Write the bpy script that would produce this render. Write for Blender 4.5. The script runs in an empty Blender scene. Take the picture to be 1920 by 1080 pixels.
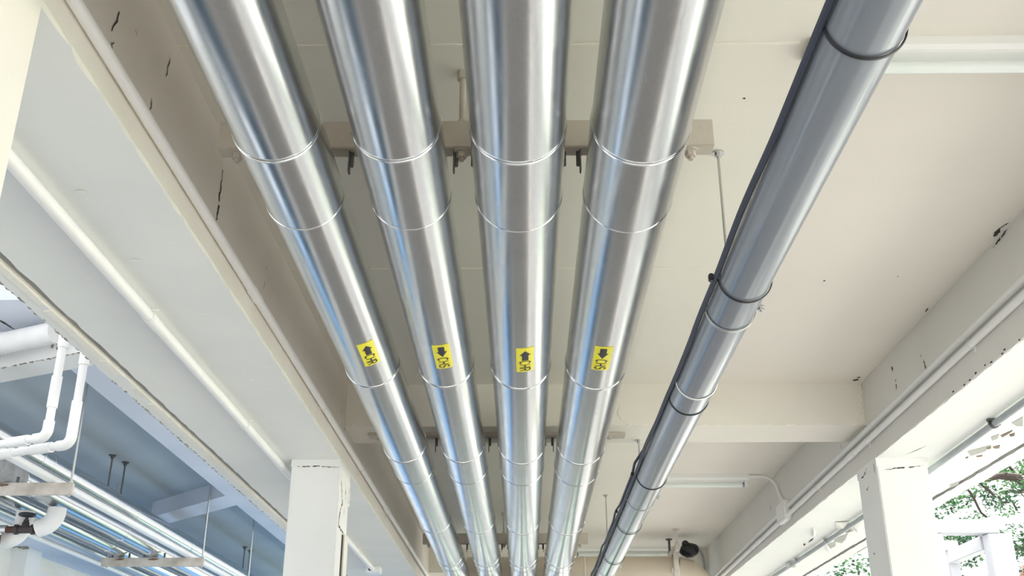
import bpy, bmesh, math, random
from mathutils import Vector, Matrix
random.seed(7)
PI = math.pi
scene = bpy.context.scene
COL = scene.collection

# ------------------------------------------------------------------ materials
def new_mat(name):
    m = bpy.data.materials.new(name)
    m.use_nodes = True
    nt = m.node_tree
    b = nt.nodes['Principled BSDF']
    return m, nt, b

def plain(name, col, rough=0.5, metal=0.0, spec=None, emit=None):
    m, nt, b = new_mat(name)
    b.inputs['Base Color'].default_value = (*col, 1)
    b.inputs['Roughness'].default_value = rough
    b.inputs['Metallic'].default_value = metal
    if spec is not None:
        b.inputs['Specular IOR Level'].default_value = spec
    return m

def paint(name, col, col2, scale=1.3, rough=0.75, bump=0.15, bscale=60, lo=0.35, hi=0.7):
    """painted concrete: two tones mixed by soft noise, fine plaster bump"""
    m, nt, b = new_mat(name)
    N, L = nt.nodes, nt.links
    tc = N.new('ShaderNodeTexCoord')
    n1 = N.new('ShaderNodeTexNoise'); n1.inputs['Scale'].default_value = scale
    n1.inputs['Detail'].default_value = 6
    L.new(tc.outputs['Object'], n1.inputs['Vector'])
    r = N.new('ShaderNodeValToRGB')
    r.color_ramp.elements[0].position = lo; r.color_ramp.elements[1].position = hi
    r.color_ramp.elements[0].color = (*col, 1); r.color_ramp.elements[1].color = (*col2, 1)
    L.new(n1.outputs['Fac'], r.inputs['Fac'])
    L.new(r.outputs['Color'], b.inputs['Base Color'])
    n2 = N.new('ShaderNodeTexNoise'); n2.inputs['Scale'].default_value = bscale
    n2.inputs['Detail'].default_value = 4
    L.new(tc.outputs['Object'], n2.inputs['Vector'])
    bp = N.new('ShaderNodeBump'); bp.inputs['Strength'].default_value = bump
    bp.inputs['Distance'].default_value = 0.004
    L.new(n2.outputs['Fac'], bp.inputs['Height'])
    L.new(bp.outputs['Normal'], b.inputs['Normal'])
    b.inputs['Roughness'].default_value = rough
    return m

def metal(name, col, rough=0.2, smudge=0.12, bump=0.06, aniso=0.0):
    """sheet metal: smudged roughness, slow dents"""
    m, nt, b = new_mat(name)
    N, L = nt.nodes, nt.links
    tc = N.new('ShaderNodeTexCoord')
    mp = N.new('ShaderNodeMapping'); mp.inputs['Scale'].default_value = (9, 2.2, 9)
    L.new(tc.outputs['Object'], mp.inputs['Vector'])
    n1 = N.new('ShaderNodeTexNoise'); n1.inputs['Scale'].default_value = 2.0
    n1.inputs['Detail'].default_value = 7; n1.inputs['Distortion'].default_value = 0.8
    L.new(mp.outputs['Vector'], n1.inputs['Vector'])
    mr = N.new('ShaderNodeMapRange')
    mr.inputs['From Min'].default_value = 0.35; mr.inputs['From Max'].default_value = 0.75
    mr.inputs['To Min'].default_value = rough; mr.inputs['To Max'].default_value = rough + smudge
    L.new(n1.outputs['Fac'], mr.inputs['Value'])
    L.new(mr.outputs['Result'], b.inputs['Roughness'])
    # fine scuffs
    n3 = N.new('ShaderNodeTexNoise'); n3.inputs['Scale'].default_value = 14.0
    n3.inputs['Detail'].default_value = 5; n3.inputs['Distortion'].default_value = 1.5
    L.new(mp.outputs['Vector'], n3.inputs['Vector'])
    r = N.new('ShaderNodeValToRGB')
    r.color_ramp.elements[0].position = 0.3; r.color_ramp.elements[1].position = 0.8
    r.color_ramp.elements[0].color = (*[c * 0.89 for c in col], 1); r.color_ramp.elements[1].color = (*col, 1)
    L.new(n3.outputs['Fac'], r.inputs['Fac'])
    L.new(r.outputs['Color'], b.inputs['Base Color'])
    b.inputs['Metallic'].default_value = 1.0
    b.inputs['Anisotropic'].default_value = aniso
    mp2 = N.new('ShaderNodeMapping'); mp2.inputs['Scale'].default_value = (3, 0.6, 3)
    L.new(tc.outputs['Object'], mp2.inputs['Vector'])
    n2 = N.new('ShaderNodeTexNoise'); n2.inputs['Scale'].default_value = 2.5
    n2.inputs['Detail'].default_value = 2
    L.new(mp2.outputs['Vector'], n2.inputs['Vector'])
    bp = N.new('ShaderNodeBump'); bp.inputs['Strength'].default_value = bump
    bp.inputs['Distance'].default_value = 0.05
    L.new(n2.outputs['Fac'], bp.inputs['Height'])
    L.new(bp.outputs['Normal'], b.inputs['Normal'])
    return m

M = {}
M['ceil'] = paint('ceiling_paint', (0.815, 0.785, 0.715), (0.765, 0.735, 0.665), 0.9)
M['ceil_line'] = paint('ceiling_joint_paint', (0.86, 0.83, 0.75), (0.80, 0.77, 0.69), 3)
M['beam'] = paint('beam_paint', (0.79, 0.77, 0.725), (0.74, 0.72, 0.675), 1.2)
M['beam_left'] = paint('brownish_beam_paint', (0.73, 0.685, 0.63), (0.67, 0.625, 0.57), 1.2)  # upper face, browner and darker than the cream band below
M['cream'] = paint('cream_paint', (0.87, 0.845, 0.77), (0.82, 0.79, 0.71), 2.5)
M['soffit'] = paint('soffit_paint', (0.83, 0.84, 0.81), (0.77, 0.79, 0.77), 1.6)
M['white_wall'] = paint('white_paint', (0.86, 0.86, 0.84), (0.80, 0.80, 0.78), 1.8)
M['nb'] = paint('neighbour_paint', (0.70, 0.74, 0.82), (0.62, 0.67, 0.76), 1.2)
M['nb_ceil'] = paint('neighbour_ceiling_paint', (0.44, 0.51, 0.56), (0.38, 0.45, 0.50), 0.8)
M['crack'] = plain('crack', (0.045, 0.04, 0.035), 0.9)
M['mold'] = paint('mouldy_edge', (0.20, 0.18, 0.145), (0.42, 0.39, 0.32), 14, 0.9, 0.6, 40)
M['patch'] = paint('bare_plaster', (0.42, 0.42, 0.40), (0.36, 0.36, 0.345), 6)
M['flake'] = paint('paint_flake', (0.90, 0.89, 0.83), (0.84, 0.82, 0.75), 6)
M['rust'] = paint('rust_stain', (0.16, 0.11, 0.08), (0.30, 0.24, 0.18), 20, 0.9)
M['jacket'] = metal('metal_jacket', (0.62, 0.637, 0.65), 0.20, 0.08, 0.002)
M['ring'] = plain('joint_bead', (0.86, 0.87, 0.88), 0.16, 1.0)
M['yellow'] = plain('yellow_vinyl', (0.88, 0.80, 0.03), 0.4)
M['ink'] = plain('black_ink', (0.02, 0.02, 0.025), 0.5)
M['pvc'] = paint('grey_pvc', (0.235, 0.26, 0.295), (0.22, 0.245, 0.28), 3, 0.18, 0.02)
M['rubber'] = plain('black_plastic', (0.012, 0.013, 0.017), 0.45)
M['cable'] = plain('cable_sheath', (0.035, 0.045, 0.075), 0.5)
M['galv'] = metal('galvanised', (0.62, 0.63, 0.62), 0.35, 0.15, 0.02)
M['dark_steel'] = metal('dull_steel', (0.20, 0.20, 0.20), 0.5, 0.15, 0.02)
M['channel'] = paint('painted_channel', (0.58, 0.53, 0.46), (0.50, 0.45, 0.39), 7, 0.6, 0.2)
M['channel_pale'] = paint('pale_channel', (0.72, 0.68, 0.62), (0.50, 0.44, 0.38), 6, 0.6, 0.3)
M['white_pvc'] = plain('white_pvc', (0.86, 0.86, 0.85), 0.35)
M['white_conduit'] = paint('white_conduit', (0.87, 0.87, 0.855), (0.83, 0.83, 0.81), 5, 0.4, 0.02)
M['grey_conduit'] = paint('grey_conduit', (0.36, 0.39, 0.41), (0.31, 0.34, 0.36), 5, 0.4, 0.02)
M['lamp_white'] = plain('lamp_enamel', (0.84, 0.85, 0.83), 0.35)
M['tube'] = plain('lamp_tube', (0.80, 0.86, 0.83), 0.25)
M['tube_end'] = plain('lamp_cap', (0.25, 0.27, 0.27), 0.3, 0.8)
M['duct'] = paint('beige_duct', (0.66, 0.58, 0.47), (0.60, 0.52, 0.42), 3, 0.3, 0.05)
M['insul_white'] = paint('white_insulation', (0.84, 0.84, 0.83), (0.76, 0.76, 0.75), 5, 0.55, 0.3, 30)
M['insul_grey'] = paint('grey_insulation', (0.30, 0.30, 0.31), (0.46, 0.46, 0.47), 9, 0.6, 0.5, 30)
M['rust_pipe'] = paint('rusty_pipe', (0.07, 0.028, 0.018), (0.12, 0.05, 0.03), 20, 0.6, 0.3)
M['iron'] = paint('valve_iron', (0.035, 0.03, 0.03), (0.06, 0.045, 0.04), 20, 0.55, 0.3)
M['handwheel'] = plain('dark_blue_enamel', (0.012, 0.02, 0.035), 0.4)
M['bag'] = paint('black_bag', (0.010, 0.014, 0.018), (0.02, 0.025, 0.03), 8, 0.5, 0.5)
M['steel_white'] = plain('white_steel', (0.50, 0.51, 0.56), 0.5)
M['bark'] = paint('bark', (0.035, 0.026, 0.024), (0.07, 0.05, 0.045), 9, 0.9, 0.6, 30)
M['roof_tile'] = paint('red_tiles', (0.62, 0.34, 0.29), (0.54, 0.27, 0.23), 6, 0.8)
M['floor'] = paint('floor_screed', (0.45, 0.41, 0.385), (0.40, 0.365, 0.34), 1.5, 0.6)
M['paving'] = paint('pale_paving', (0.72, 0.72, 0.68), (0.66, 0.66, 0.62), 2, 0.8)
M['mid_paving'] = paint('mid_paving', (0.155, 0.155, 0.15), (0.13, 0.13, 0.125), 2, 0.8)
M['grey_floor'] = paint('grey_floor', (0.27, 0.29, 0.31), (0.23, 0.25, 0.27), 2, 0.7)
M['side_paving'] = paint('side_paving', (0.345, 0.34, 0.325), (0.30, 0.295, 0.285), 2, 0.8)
M['blue_floor'] = paint('added_blue_ground', (0.035, 0.11, 0.215), (0.03, 0.095, 0.185), 1, 0.6)
M['green'] = paint('added_green_ground', (0.22, 0.34, 0.26), (0.18, 0.29, 0.22), 1, 0.7)
M['grass'] = paint('added_lawn', (0.10, 0.24, 0.06), (0.16, 0.32, 0.09), 3, 0.9)
M['dark_floor'] = paint('added_dark_ground', (0.055, 0.10, 0.14), (0.045, 0.08, 0.115), 3, 0.8)
M['window_blue'] = plain('window_frame_blue', (0.05, 0.16, 0.30), 0.4)
def glass_mat():
    m, nt, b = new_mat('window_glass')
    b.inputs['Base Color'].default_value = (0.05, 0.07, 0.08, 1)
    b.inputs['Roughness'].default_value = 0.08
    return m
M['glass'] = glass_mat()
def leaf_mat():
    m, nt, b = new_mat('leaf')
    N, L = nt.nodes, nt.links
    oi = N.new('ShaderNodeTexCoord')
    n = N.new('ShaderNodeTexNoise'); n.inputs['Scale'].default_value = 1.7
    L.new(oi.outputs['Object'], n.inputs['Vector'])
    r = N.new('ShaderNodeValToRGB')
    r.color_ramp.elements[0].color = (0.015, 0.05, 0.035, 1); r.color_ramp.elements[0].position = 0.35
    r.color_ramp.elements[1].color = (0.06, 0.16, 0.04, 1); r.color_ramp.elements[1].position = 0.68
    L.new(n.outputs['Fac'], r.inputs['Fac'])
    L.new(r.outputs['Color'], b.inputs['Base Color'])
    b.inputs['Roughness'].default_value = 0.5
    tr = N.new('ShaderNodeBsdfTranslucent'); L.new(r.outputs['Color'], tr.inputs['Color'])
    mx = N.new('ShaderNodeMixShader'); mx.inputs['Fac'].default_value = 0.35
    L.new(b.outputs['BSDF'], mx.inputs[1]); L.new(tr.outputs['BSDF'], mx.inputs[2])
    L.new(mx.outputs['Shader'], N['Material Output'].inputs['Surface'])
    return m
M['leaf'] = leaf_mat()

# ------------------------------------------------------------------ mesh builder
class MB:
    def __init__(s): s.v = []; s.f = []; s.m = []
    def add(s, vs, fs, mi=0):
        b = len(s.v); s.v += [tuple(v) for v in vs]
        for f in fs: s.f.append(tuple(b + i for i in f)); s.m.append(mi)
    def box(s, x0, x1, y0, y1, z0, z1, mi=0):
        v = [(x, y, z) for z in (z0, z1) for y in (y0, y1) for x in (x0, x1)]
        s.add(v, [(0, 2, 3, 1), (4, 5, 7, 6), (0, 1, 5, 4), (2, 6, 7, 3), (0, 4, 6, 2), (1, 3, 7, 5)], mi)
    def bbox(s, x0, x1, y0, y1, z0, z1, bev=0.004, mi=0):
        """bevelled box (chamfered on all edges)"""
        bm = bmesh.new()
        bmesh.ops.create_cube(bm, size=1)
        for v in bm.verts:
            v.co = ((x0 + x1) / 2 + v.co.x * (x1 - x0), (y0 + y1) / 2 + v.co.y * (y1 - y0), (z0 + z1) / 2 + v.co.z * (z1 - z0))
        bmesh.ops.bevel(bm, geom=list(bm.edges), offset=bev, segments=2, affect='EDGES')
        bm.verts.ensure_lookup_table()
        s.add([v.co.copy() for v in bm.verts], [[v.index for v in f.verts] for f in bm.faces], mi)
        bm.free()
    def tube(s, path, r, seg=16, caps=True, mi=0):
        """swept circle; r is a number or one per path point"""
        P = [Vector(p) for p in path]; n = len(P)
        R = [r] * n if not hasattr(r, '__len__') else list(r)
        T = []
        for i in range(n):
            a = P[max(i - 1, 0)]; c = P[min(i + 1, n - 1)]
            T.append((c - a).normalized())
        u = T[0].orthogonal().normalized()
        if abs(T[0].y) > 0.9: u = Vector((1, 0, 0))
        vs = []
        for i in range(n):
            t = T[i]; u = (u - t * u.dot(t)).normalized(); w = t.cross(u)
            for k in range(seg):
                a = 2 * PI * k / seg
                vs.append(P[i] + (u * math.cos(a) + w * math.sin(a)) * R[i])
        fs = []
        for i in range(n - 1):
            for k in range(seg):
                k2 = (k + 1) % seg
                fs.append((i * seg + k, i * seg + k2, (i + 1) * seg + k2, (i + 1) * seg + k))
        if caps:
            fs.append(tuple(reversed(range(seg)))); fs.append(tuple((n - 1) * seg + k for k in range(seg)))
        s.add(vs, fs, mi)
    def ring(s, c, axis, R, r, seg=64, rs=8, a0=0, a1=2 * PI, wide=None, mi=0):
        """torus (or open arc) about an axis through c; wide flattens the section along the axis"""
        c = Vector(c); ax = Vector(axis).normalized()
        u = Vector((1, 0, 0)) if abs(ax.x) < 0.9 else Vector((0, 0, 1))
        u = (u - ax * u.dot(ax)).normalized(); w = ax.cross(u)
        full = abs(a1 - a0 - 2 * PI) < 1e-6
        n = seg if full else seg + 1
        vs = []; fs = []; wd = wide if wide else r
        for i in range(n):
            a = a0 + (a1 - a0) * i / seg
            d = u * math.cos(a) + w * math.sin(a)
            for k in range(rs):
                b = 2 * PI * k / rs
                vs.append(c + d * (R + r * math.cos(b)) + ax * (wd * math.sin(b)))
        for i in range(seg):
            j = (i + 1) % n
            for k in range(rs):
                k2 = (k + 1) % rs
                fs.append((i * rs + k, j * rs + k, j * rs + k2, i * rs + k2))
        if not full:
            fs.append(tuple(range(rs))); fs.append(tuple(seg * rs + k for k in reversed(range(rs))))
        s.add(vs, fs, mi)
    def hexnut(s, c, r, h, mi=0):
        vs = []
        for z in (0, h):
            for k in range(6):
                a = PI / 3 * k
                vs.append((c[0] + r * math.cos(a), c[1] + r * math.sin(a), c[2] + z))
        s.add(vs, [tuple(reversed(range(6))), tuple(range(6, 12))] + [(k, (k + 1) % 6, 6 + (k + 1) % 6, 6 + k) for k in range(6)], mi)
    def disc(s, c, r, h, seg=24, mi=0):
        s.tube([(c[0], c[1], c[2]), (c[0], c[1], c[2] + h)], r, seg, True, mi)
    def ellipsoid(s, c, rx, ry, rz, seg=18, rings=10, mi=0, wob=0):
        vs = [(c[0], c[1], c[2] + rz)]; fs = []
        for i in range(1, rings):
            t = PI * i / rings
            for k in range(seg):
                a = 2 * PI * k / seg; w = 1 + wob * math.sin(3 * a + 2 * t) + wob * 0.7 * math.sin(5 * a - 4 * t)
                vs.append((c[0] + rx * w * math.sin(t) * math.cos(a), c[1] + ry * w * math.sin(t) * math.sin(a), c[2] + rz * w * math.cos(t)))
        vs.append((c[0], c[1], c[2] - rz)); e = len(vs) - 1
        for k in range(seg):
            fs.append((0, 1 + k, 1 + (k + 1) % seg)); fs.append((e, e - seg + (k + 1) % seg, e - seg + k))
        for i in range(rings - 2):
            for k in range(seg):
                a = 1 + i * seg + k; b = 1 + i * seg + (k + 1) % seg
                fs.append((a, a + seg, b + seg, b))
        s.add(vs, fs, mi)
    def strip(s, pts, nrm, w, lift=0.0015, mi=0, jit=0.0):
        """thin raised ribbon along a polyline on a plane with normal nrm (for cracks)"""
        P = [Vector(p) for p in pts]; nrm = Vector(nrm); vs = []
        # subdivide with jitter
        Q = []
        for a, b in zip(P, P[1:]):
            L = (b - a).length; k = max(1, int(L / 0.012))
            for i in range(k): Q.append(a.lerp(b, i / k))
        Q.append(P[-1]); n = len(Q)
        for i, q in enumerate(Q):
            t = (Q[min(i + 1, n - 1)] - Q[max(i - 1, 0)]).normalized(); side = nrm.cross(t).normalized()
            ww = w * (0.25 + 0.75 * math.sin(PI * min(1, max(0, (i + 0.3) / (n - 0.4))))) * random.uniform(0.35, 1.25)
            o = side * random.uniform(-jit, jit) if jit else Vector((0, 0, 0))
            vs.append(q + o + side * ww / 2 + nrm * lift); vs.append(q + o - side * ww / 2 + nrm * lift)
        s.add(vs, [(2 * i, 2 * i + 1, 2 * i + 3, 2 * i + 2) for i in range(n - 1) if not jit or random.random() > .2], mi)
    def prism(s, poly, z0, z1, mi=0, mi_side=None):
        n = len(poly)
        vs = [(p[0], p[1], z0) for p in poly] + [(p[0], p[1], z1) for p in poly]
        s.add(vs, [tuple(reversed(range(n))), tuple(range(n, 2 * n))], mi)
        s.add(vs, [(i, (i + 1) % n, n + (i + 1) % n, n + i) for i in range(n)], mi if mi_side is None else mi_side)
    def build(s, name, mats, parent=None, smooth=True, bevel=None):
        me = bpy.data.meshes.new(name)
        off = Vector(parent_world(parent)) if parent else Vector((0, 0, 0))
        me.from_pydata([tuple(Vector(v) - off) for v in s.v], [], s.f)
        mats = mats if isinstance(mats, (list, tuple)) else [mats]
        for m in mats: me.materials.append(m)
        me.polygons.foreach_set('material_index', s.m)
        bm = bmesh.new(); bm.from_mesh(me)
        bmesh.ops.recalc_face_normals(bm, faces=bm.faces); bm.to_mesh(me); bm.free()
        if smooth:
            me.polygons.foreach_set('use_smooth', [True] * len(me.polygons))
            me.set_sharp_from_angle(angle=math.radians(35))
        me.update()
        o = bpy.data.objects.new(name, me); COL.objects.link(o)
        if parent: o.parent = parent
        return o

def parent_world(o):
    p = Vector((0, 0, 0))
    while o is not None:
        p += Vector(o.location); o = o.parent
    return p

def tag(o, label=None, cat=None, group=None, kind=None):
    if label: o['label'] = label
    if cat: o['category'] = cat
    if group: o['group'] = group
    if kind: o['kind'] = kind
    return o

def thing(name, loc, label, cat, group=None):
    o = bpy.data.objects.new(name, None); COL.objects.link(o)
    o.empty_display_size = 0.1; o.location = loc
    return tag(o, label, cat, group)

def struct(name, mb, mats, smooth=False, **kw):
    return tag(mb.build(name, mats, smooth=smooth, **kw), kind='structure')

# ------------------------------------------------------------------ setting
YA, YB = -3.0, 24.0          # the covered walkway runs along Y
ZC, ZS = 3.60, 3.12          # ceiling, soffit of the edge beams
XL, XR = -1.075, 2.052       # inner faces of the edge beams

# floor, and unseen ground bands invented for the pipes' reflections
def ground(name, x0, x1, y0, y1, m, z=-0.02):
    b = MB(); b.box(x0, x1, y0, y1, z - .12, z); struct(name, b, M[m])
ground('floor', -1.62, 1.75, YA, 17, 'floor', 0.0)
ground('floor.001', -1.62, 1.75, 17, 45, 'green', 0.0)  # unseen green band, invented to tint the far pipe reflections
ground('unseen_pavement', 1.75, 4.6, -14, 60, 'mid_paving')
ground('unseen_pavement.004', 4.6, 7.6, -14, 60, 'side_paving')
ground('added_lawn', 7.6, 9.2, -14, 60, 'grass')  # unseen strip, added for the green streak mirrored in the pipes
ground('unseen_pavement.001', 9.2, 45, -14, 60, 'paving')  # unseen bright band, added to bounce sunlight up under the ceiling
ground('unseen_pavement.002', -1.62, 1.75, -14, YA, 'paving')
ground('unseen_pavement.003', -2.1, -1.62, -14, 45, 'grey_floor')
ground('floor.002', -3.5, -2.1, -14, 11, 'dark_floor')  # unseen dark band, invented for the teal streak mirrored in the pipes
ground('floor.003', -7.0, -3.5, -14, 11, 'grey_floor')
ground('floor.004', -7.0, -2.1, 11, 45, 'blue_floor')  # unseen blue band, invented for the blue mirrored in the pipes

# ceiling slab of the walkway with its two pour lines
b = MB(); b.box(XL - 0.2, XR + 0.2, YA, YB, ZC, ZC + 0.15)
for y in (2.74, 4.44):
    n = 40
    for i in range(n):
        x0 = XL + (XR - XL) * i / n * 0.62; x1 = XL + (XR - XL) * (i + 1) / n * 0.62
        b.box(x0, x1, y - 0.006 + random.uniform(-.002, .002), y + 0.006 + random.uniform(-.002, .002), ZC - 0.004, ZC + 0.001, 1)
# dark specks and a hairline in the corner
for x, y, r in ((1.995, 6.10, .020), (2.0, 6.05, .012), (1.42, 4.6, .006), (1.1, 3.5, .006), (0.35, 2.45, .009), (1.75, 4.55, .005), (0.75, 3.05, .006)):
    b.add([(x + r * math.cos(k * PI / 3) * random.uniform(.5, 1.2), y + r * math.sin(k * PI / 3) * random.uniform(.5, 1.2), ZC - 0.002) for k in range(6)], [tuple(range(6))], 2)
b.strip([(2.02, 4.05, ZC), (2.03, 4.13, ZC)], (0, 0, -1), 0.022, 0.002, 2)
b.strip([(2.035, 4.0, ZC), (2.02, 4.05, ZC)], (0, 0, -1), 0.01, 0.002, 2)
b.strip([(2.03, 4.95, ZC), (2.035, 5.0, ZC)], (0, 0, -1), 0.012, 0.002, 2)
struct('ceiling', b, [M['ceil'], M['ceil_line'], M['crack']])

# edge beam on the left: wide soffit with a drip groove and a mouldy outer edge
def profile_beam(prof, y0, y1, ny, jit, mats_of, b):
    n = len(prof); vs = []
    ys = [y0 + (y1 - y0) * i / ny for i in range(ny + 1)]
    for y in ys:
        for k, (x, z) in enumerate(prof):
            jx, jz = jit.get(k, (0, 0))
            vs.append((x + random.uniform(-jx, jx), y, z + random.uniform(-jz, jz)))
    for k in range(n):
        k2 = (k + 1) % n
        fs = [(i * n + k, i * n + k2, (i + 1) * n + k2, (i + 1) * n + k) for i in range(ny)]
        b.add(vs, fs, mats_of[k]) if k == 0 else b.__class__.add(b, vs, fs, mats_of[k])

b = MB()
prof = [(XL, 3.74), (XL, 3.215), (XL, 3.125), (XL - 0.006, ZS), (-1.768, ZS), (-1.772, 3.137), (-1.806, 3.137), (-1.810, ZS), (-1.885, ZS), (-1.885, 3.42), (-1.36, 3.45), (-1.36, 3.74)]
profile_beam(prof, YA, YB, 420, {2: (0, .004), 3: (.006, .001), 4: (.004, 0), 7: (.006, 0), 8: (.004, .001)},
             [0, 1, 1, 2, 3, 3, 1, 2, 2, 2, 0, 0], b)
# raised paint ridge beside the groove
for i in range(420):
    y = YA + (YB - YA) * i / 420
    if random.random() < .85:
        b.box(-1.832 - random.uniform(0, .018), -1.809, y, y + .066, ZS - random.uniform(.001, .004), ZS + .002, 1)
# moss and grit along the outer edge
for i in range(1500):
    y = YA + (YB - YA) * random.random()
    if not (0 < y < 14): continue
    r = random.uniform(.004, .011); x = -1.885 + random.uniform(-.003, .006)
    b.ellipsoid((x, y, ZS + .002), r * random.uniform(.4, .8), r * 1.5, r * .35, 6, 4, 4, .15)
for pts, w in (([(2.299, 3.403), (2.287, 3.358), (2.277, 3.307)], .010), ([(2.29, 3.29), (2.289, 3.264)], .010), ([(2.676, 3.524), (2.674, 3.475), (2.675, 3.441)], .007),
               ([(2.412, 3.421), (2.426, 3.415)], .005), ([(2.594, 3.314), (2.592, 3.271)], .006),
               ([(3.309, 3.481), (3.307, 3.441), (3.307, 3.396), (3.31, 3.342), (3.302, 3.273)], .014), ([(4.032, 3.44), (4.028, 3.413)], .006), ([(4.025, 3.368), (4.006, 3.316)], .006),
               ([(6.0, 3.318), (6.02, 3.30)], .01), ([(6.135, 3.324), (6.15, 3.304)], .01), ([(6.005, 3.401), (6.005, 3.368)], .006)):
    b.strip([(XL, y, z) for y, z in pts], (1, 0, 0), w, .002, 5, .007)
# peeled flecks on the soffit
for i in range(70):
    x = random.uniform(-1.75, -1.1); y = random.uniform(1.9, 9); r = random.uniform(.003, .009)
    if -1.48 < x < -1.38: continue
    k0 = random.random() * 6
    b.add([(x + r * random.uniform(.8, 3.5) * math.cos(k0 + k), y + r * random.uniform(.5, 1.4) * math.sin(k0 + k), ZS - random.uniform(.001, .003)) for k in range(6)], [tuple(range(6))], 6)
struct('beam', b, [M['beam_left'], M['cream'], M['soffit'], M['patch'], M['mold'], M['crack'], M['flake']])

# edge beam on the right with peeling soffit
b = MB()
prof = [(XR, 3.74), (XR, 3.125), (XR + .004, ZS), (2.768, ZS), (2.772, 3.135), (2.802, 3.135), (2.806, ZS), (2.917, ZS), (2.917, 3.42), (2.4, 3.45), (2.4, 3.74)]
profile_beam(prof, YA, YB, 420, {1: (0, .003), 2: (.005, .001), 3: (.005, 0), 6: (.005, 0), 7: (.008, .001)}, [0, 0, 1, 2, 2, 2, 1, 1, 1, 0, 0], b)
for pts, w in (([(5.623, 3.52), (5.616, 3.494)], .02), ([(5.588, 3.436), (5.605, 3.382)], .012), ([(5.16, 3.395), (5.151, 3.347)], .012), ([(5.183, 3.449), (5.189, 3.422)], .008),
               ([(6.725, 3.367), (6.727, 3.34)], .008), ([(8.852, 3.407), (8.848, 3.363)], .008), ([(4.2, 3.58), (4.05, 3.592)], .012)):
    b.strip([(XR, y, z) for y, z in pts], (-1, 0, 0), w, .002, 3, .003)
for i in range(12):    # chipped lower arris
    y = random.uniform(3.9, 4.9)
    b.ellipsoid((XR - .001, y, ZS + random.uniform(.0, .02)), .002, random.uniform(.006, .02), .004, 6, 4, 3, .1)
patches = [[(2.495, 8.778), (2.538, 8.697), (2.572, 8.538), (2.629, 8.821), (2.647, 8.991), (2.598, 8.947)], [(2.532, 9.033), (2.572, 8.904), (2.63, 9.121), (2.625, 9.256)],
           [(2.505, 8.421), (2.541, 8.327), (2.582, 8.422), (2.558, 8.538)], [(2.538, 5.637), (2.554, 5.573), (2.586, 5.67), (2.571, 5.71)],
           [(2.527, 5.944), (2.605, 5.805), (2.626, 5.945), (2.587, 6.054)], [(2.531, 5.358), (2.539, 5.242), (2.615, 5.419), (2.582, 5.418)], [(2.74, 6.794), (2.767, 6.704), (2.791, 6.795), (2.774, 6.887)]]
for p in patches: b.prism(p, ZS - .002, ZS + .001, 2)
flakes = [[(2.337, 8.053), (2.429, 8.002), (2.467, 8.161), (2.472, 8.326), (2.409, 8.27)], [(2.491, 8.126), (2.541, 8.091), (2.633, 8.385), (2.609, 8.422), (2.549, 8.309)],
          [(2.221, 8.231), (2.279, 8.381), (2.324, 8.614), (2.285, 8.574)], [(2.513, 8.989), (2.609, 9.211), (2.686, 9.49), (2.63, 9.348)]]
for p in flakes:
    c = Vector((sum(q[0] for q in p) / len(p), sum(q[1] for q in p) / len(p), 0)); n = len(p); vs = []
    for q in p: vs.append((q[0], q[1], ZS - .004 - .05 * max(0, (q[0] - c.x) * 3 + .2) * random.uniform(.6, 1)))
    vs.append((c.x, c.y, ZS - .03))
    b.add(vs, [(i, (i + 1) % n, n) for i in range(n)], 4)
brown = [[(2.6, 5.856), (2.616, 5.832), (2.632, 5.881), (2.618, 5.892)], [(2.631, 5.846), (2.654, 5.805), (2.675, 5.868), (2.651, 5.875)], [(2.616, 5.59), (2.628, 5.549), (2.649, 5.606), (2.634, 5.622)],
         [(2.619, 6.054), (2.645, 6.028), (2.654, 6.062), (2.631, 6.073)], [(2.569, 6.09), (2.576, 6.061), (2.587, 6.102)], [(2.576, 5.605), (2.593, 5.495), (2.6, 5.52), (2.598, 5.638)],
         [(2.49, 8.40), (2.52, 8.32), (2.56, 8.42), (2.53, 8.47)]]
for p in brown: b.prism(p, ZS - .004, ZS + .001, 5)
b.strip([(2.2, 6.02, ZS), (2.23, 5.9, ZS), (2.25, 5.82, ZS)], (0, 0, -1), .006, .002, 3)
b.strip([(2.35, 8.75, ZS), (2.36, 8.95, ZS)], (0, 0, -1), .02, .002, 3)
b.strip([(2.34, 9.0, ZS), (2.36, 9.1, ZS)], (0, 0, -1), .02, .002, 3)
for i in range(40):
    y = random.uniform(8.2, 9.6); b.ellipsoid((2.912, y, ZS + .003), random.uniform(.004, .01), random.uniform(.02, .06), .006, 6, 4, 6, .2)
struct('beam.001', b, [M['beam'], M['soffit'], M['patch'], M['crack'], M['flake'], M['rust'], M['mold']])

# cross beams
def cross_beam(y0, y1, name):
    b = MB(); b.box(XL - .05, XR + .05, y0, y1, 3.338, 3.75)
    if 6 < y0 < 7:
        for x in (-.9, -.2, .15, .45, .75, 1.05, 1.35, 1.6, 1.85):   # roughcast spatter at the lower arris
            for k in range(6):
                b.ellipsoid((x + random.uniform(-.14, .14), y0 - .001, 3.343 + random.uniform(-.003, .008)), random.uniform(.008, .02), .003, .005, 6, 4, 1, .2)
        b.strip([(-.06, y0, 3.52), (-.03, y0, 3.40)], (0, -1, 0), .01, .002, 2)
        b.strip([(.58, y0, 3.46), (.56, y0, 3.42), (.585, y0, 3.37)], (0, -1, 0), .0022, .002, 2)
        for k in range(14):
            b.ellipsoid((2.035 + random.uniform(-.008, .008), y0 - .002, 3.36 + .017 * k), .012, .004, .010, 6, 4, 1, .2)
    struct(name, b, [M['ceil'], M['ceil_line'], M['crack']])
cross_beam(6.17, 6.552, 'beam.002'); cross_beam(12.15, 12.53, 'beam.003'); cross_beam(0.17, 0.55, 'beam.004'); cross_beam(18.15, 18.53, 'beam.005')

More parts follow.
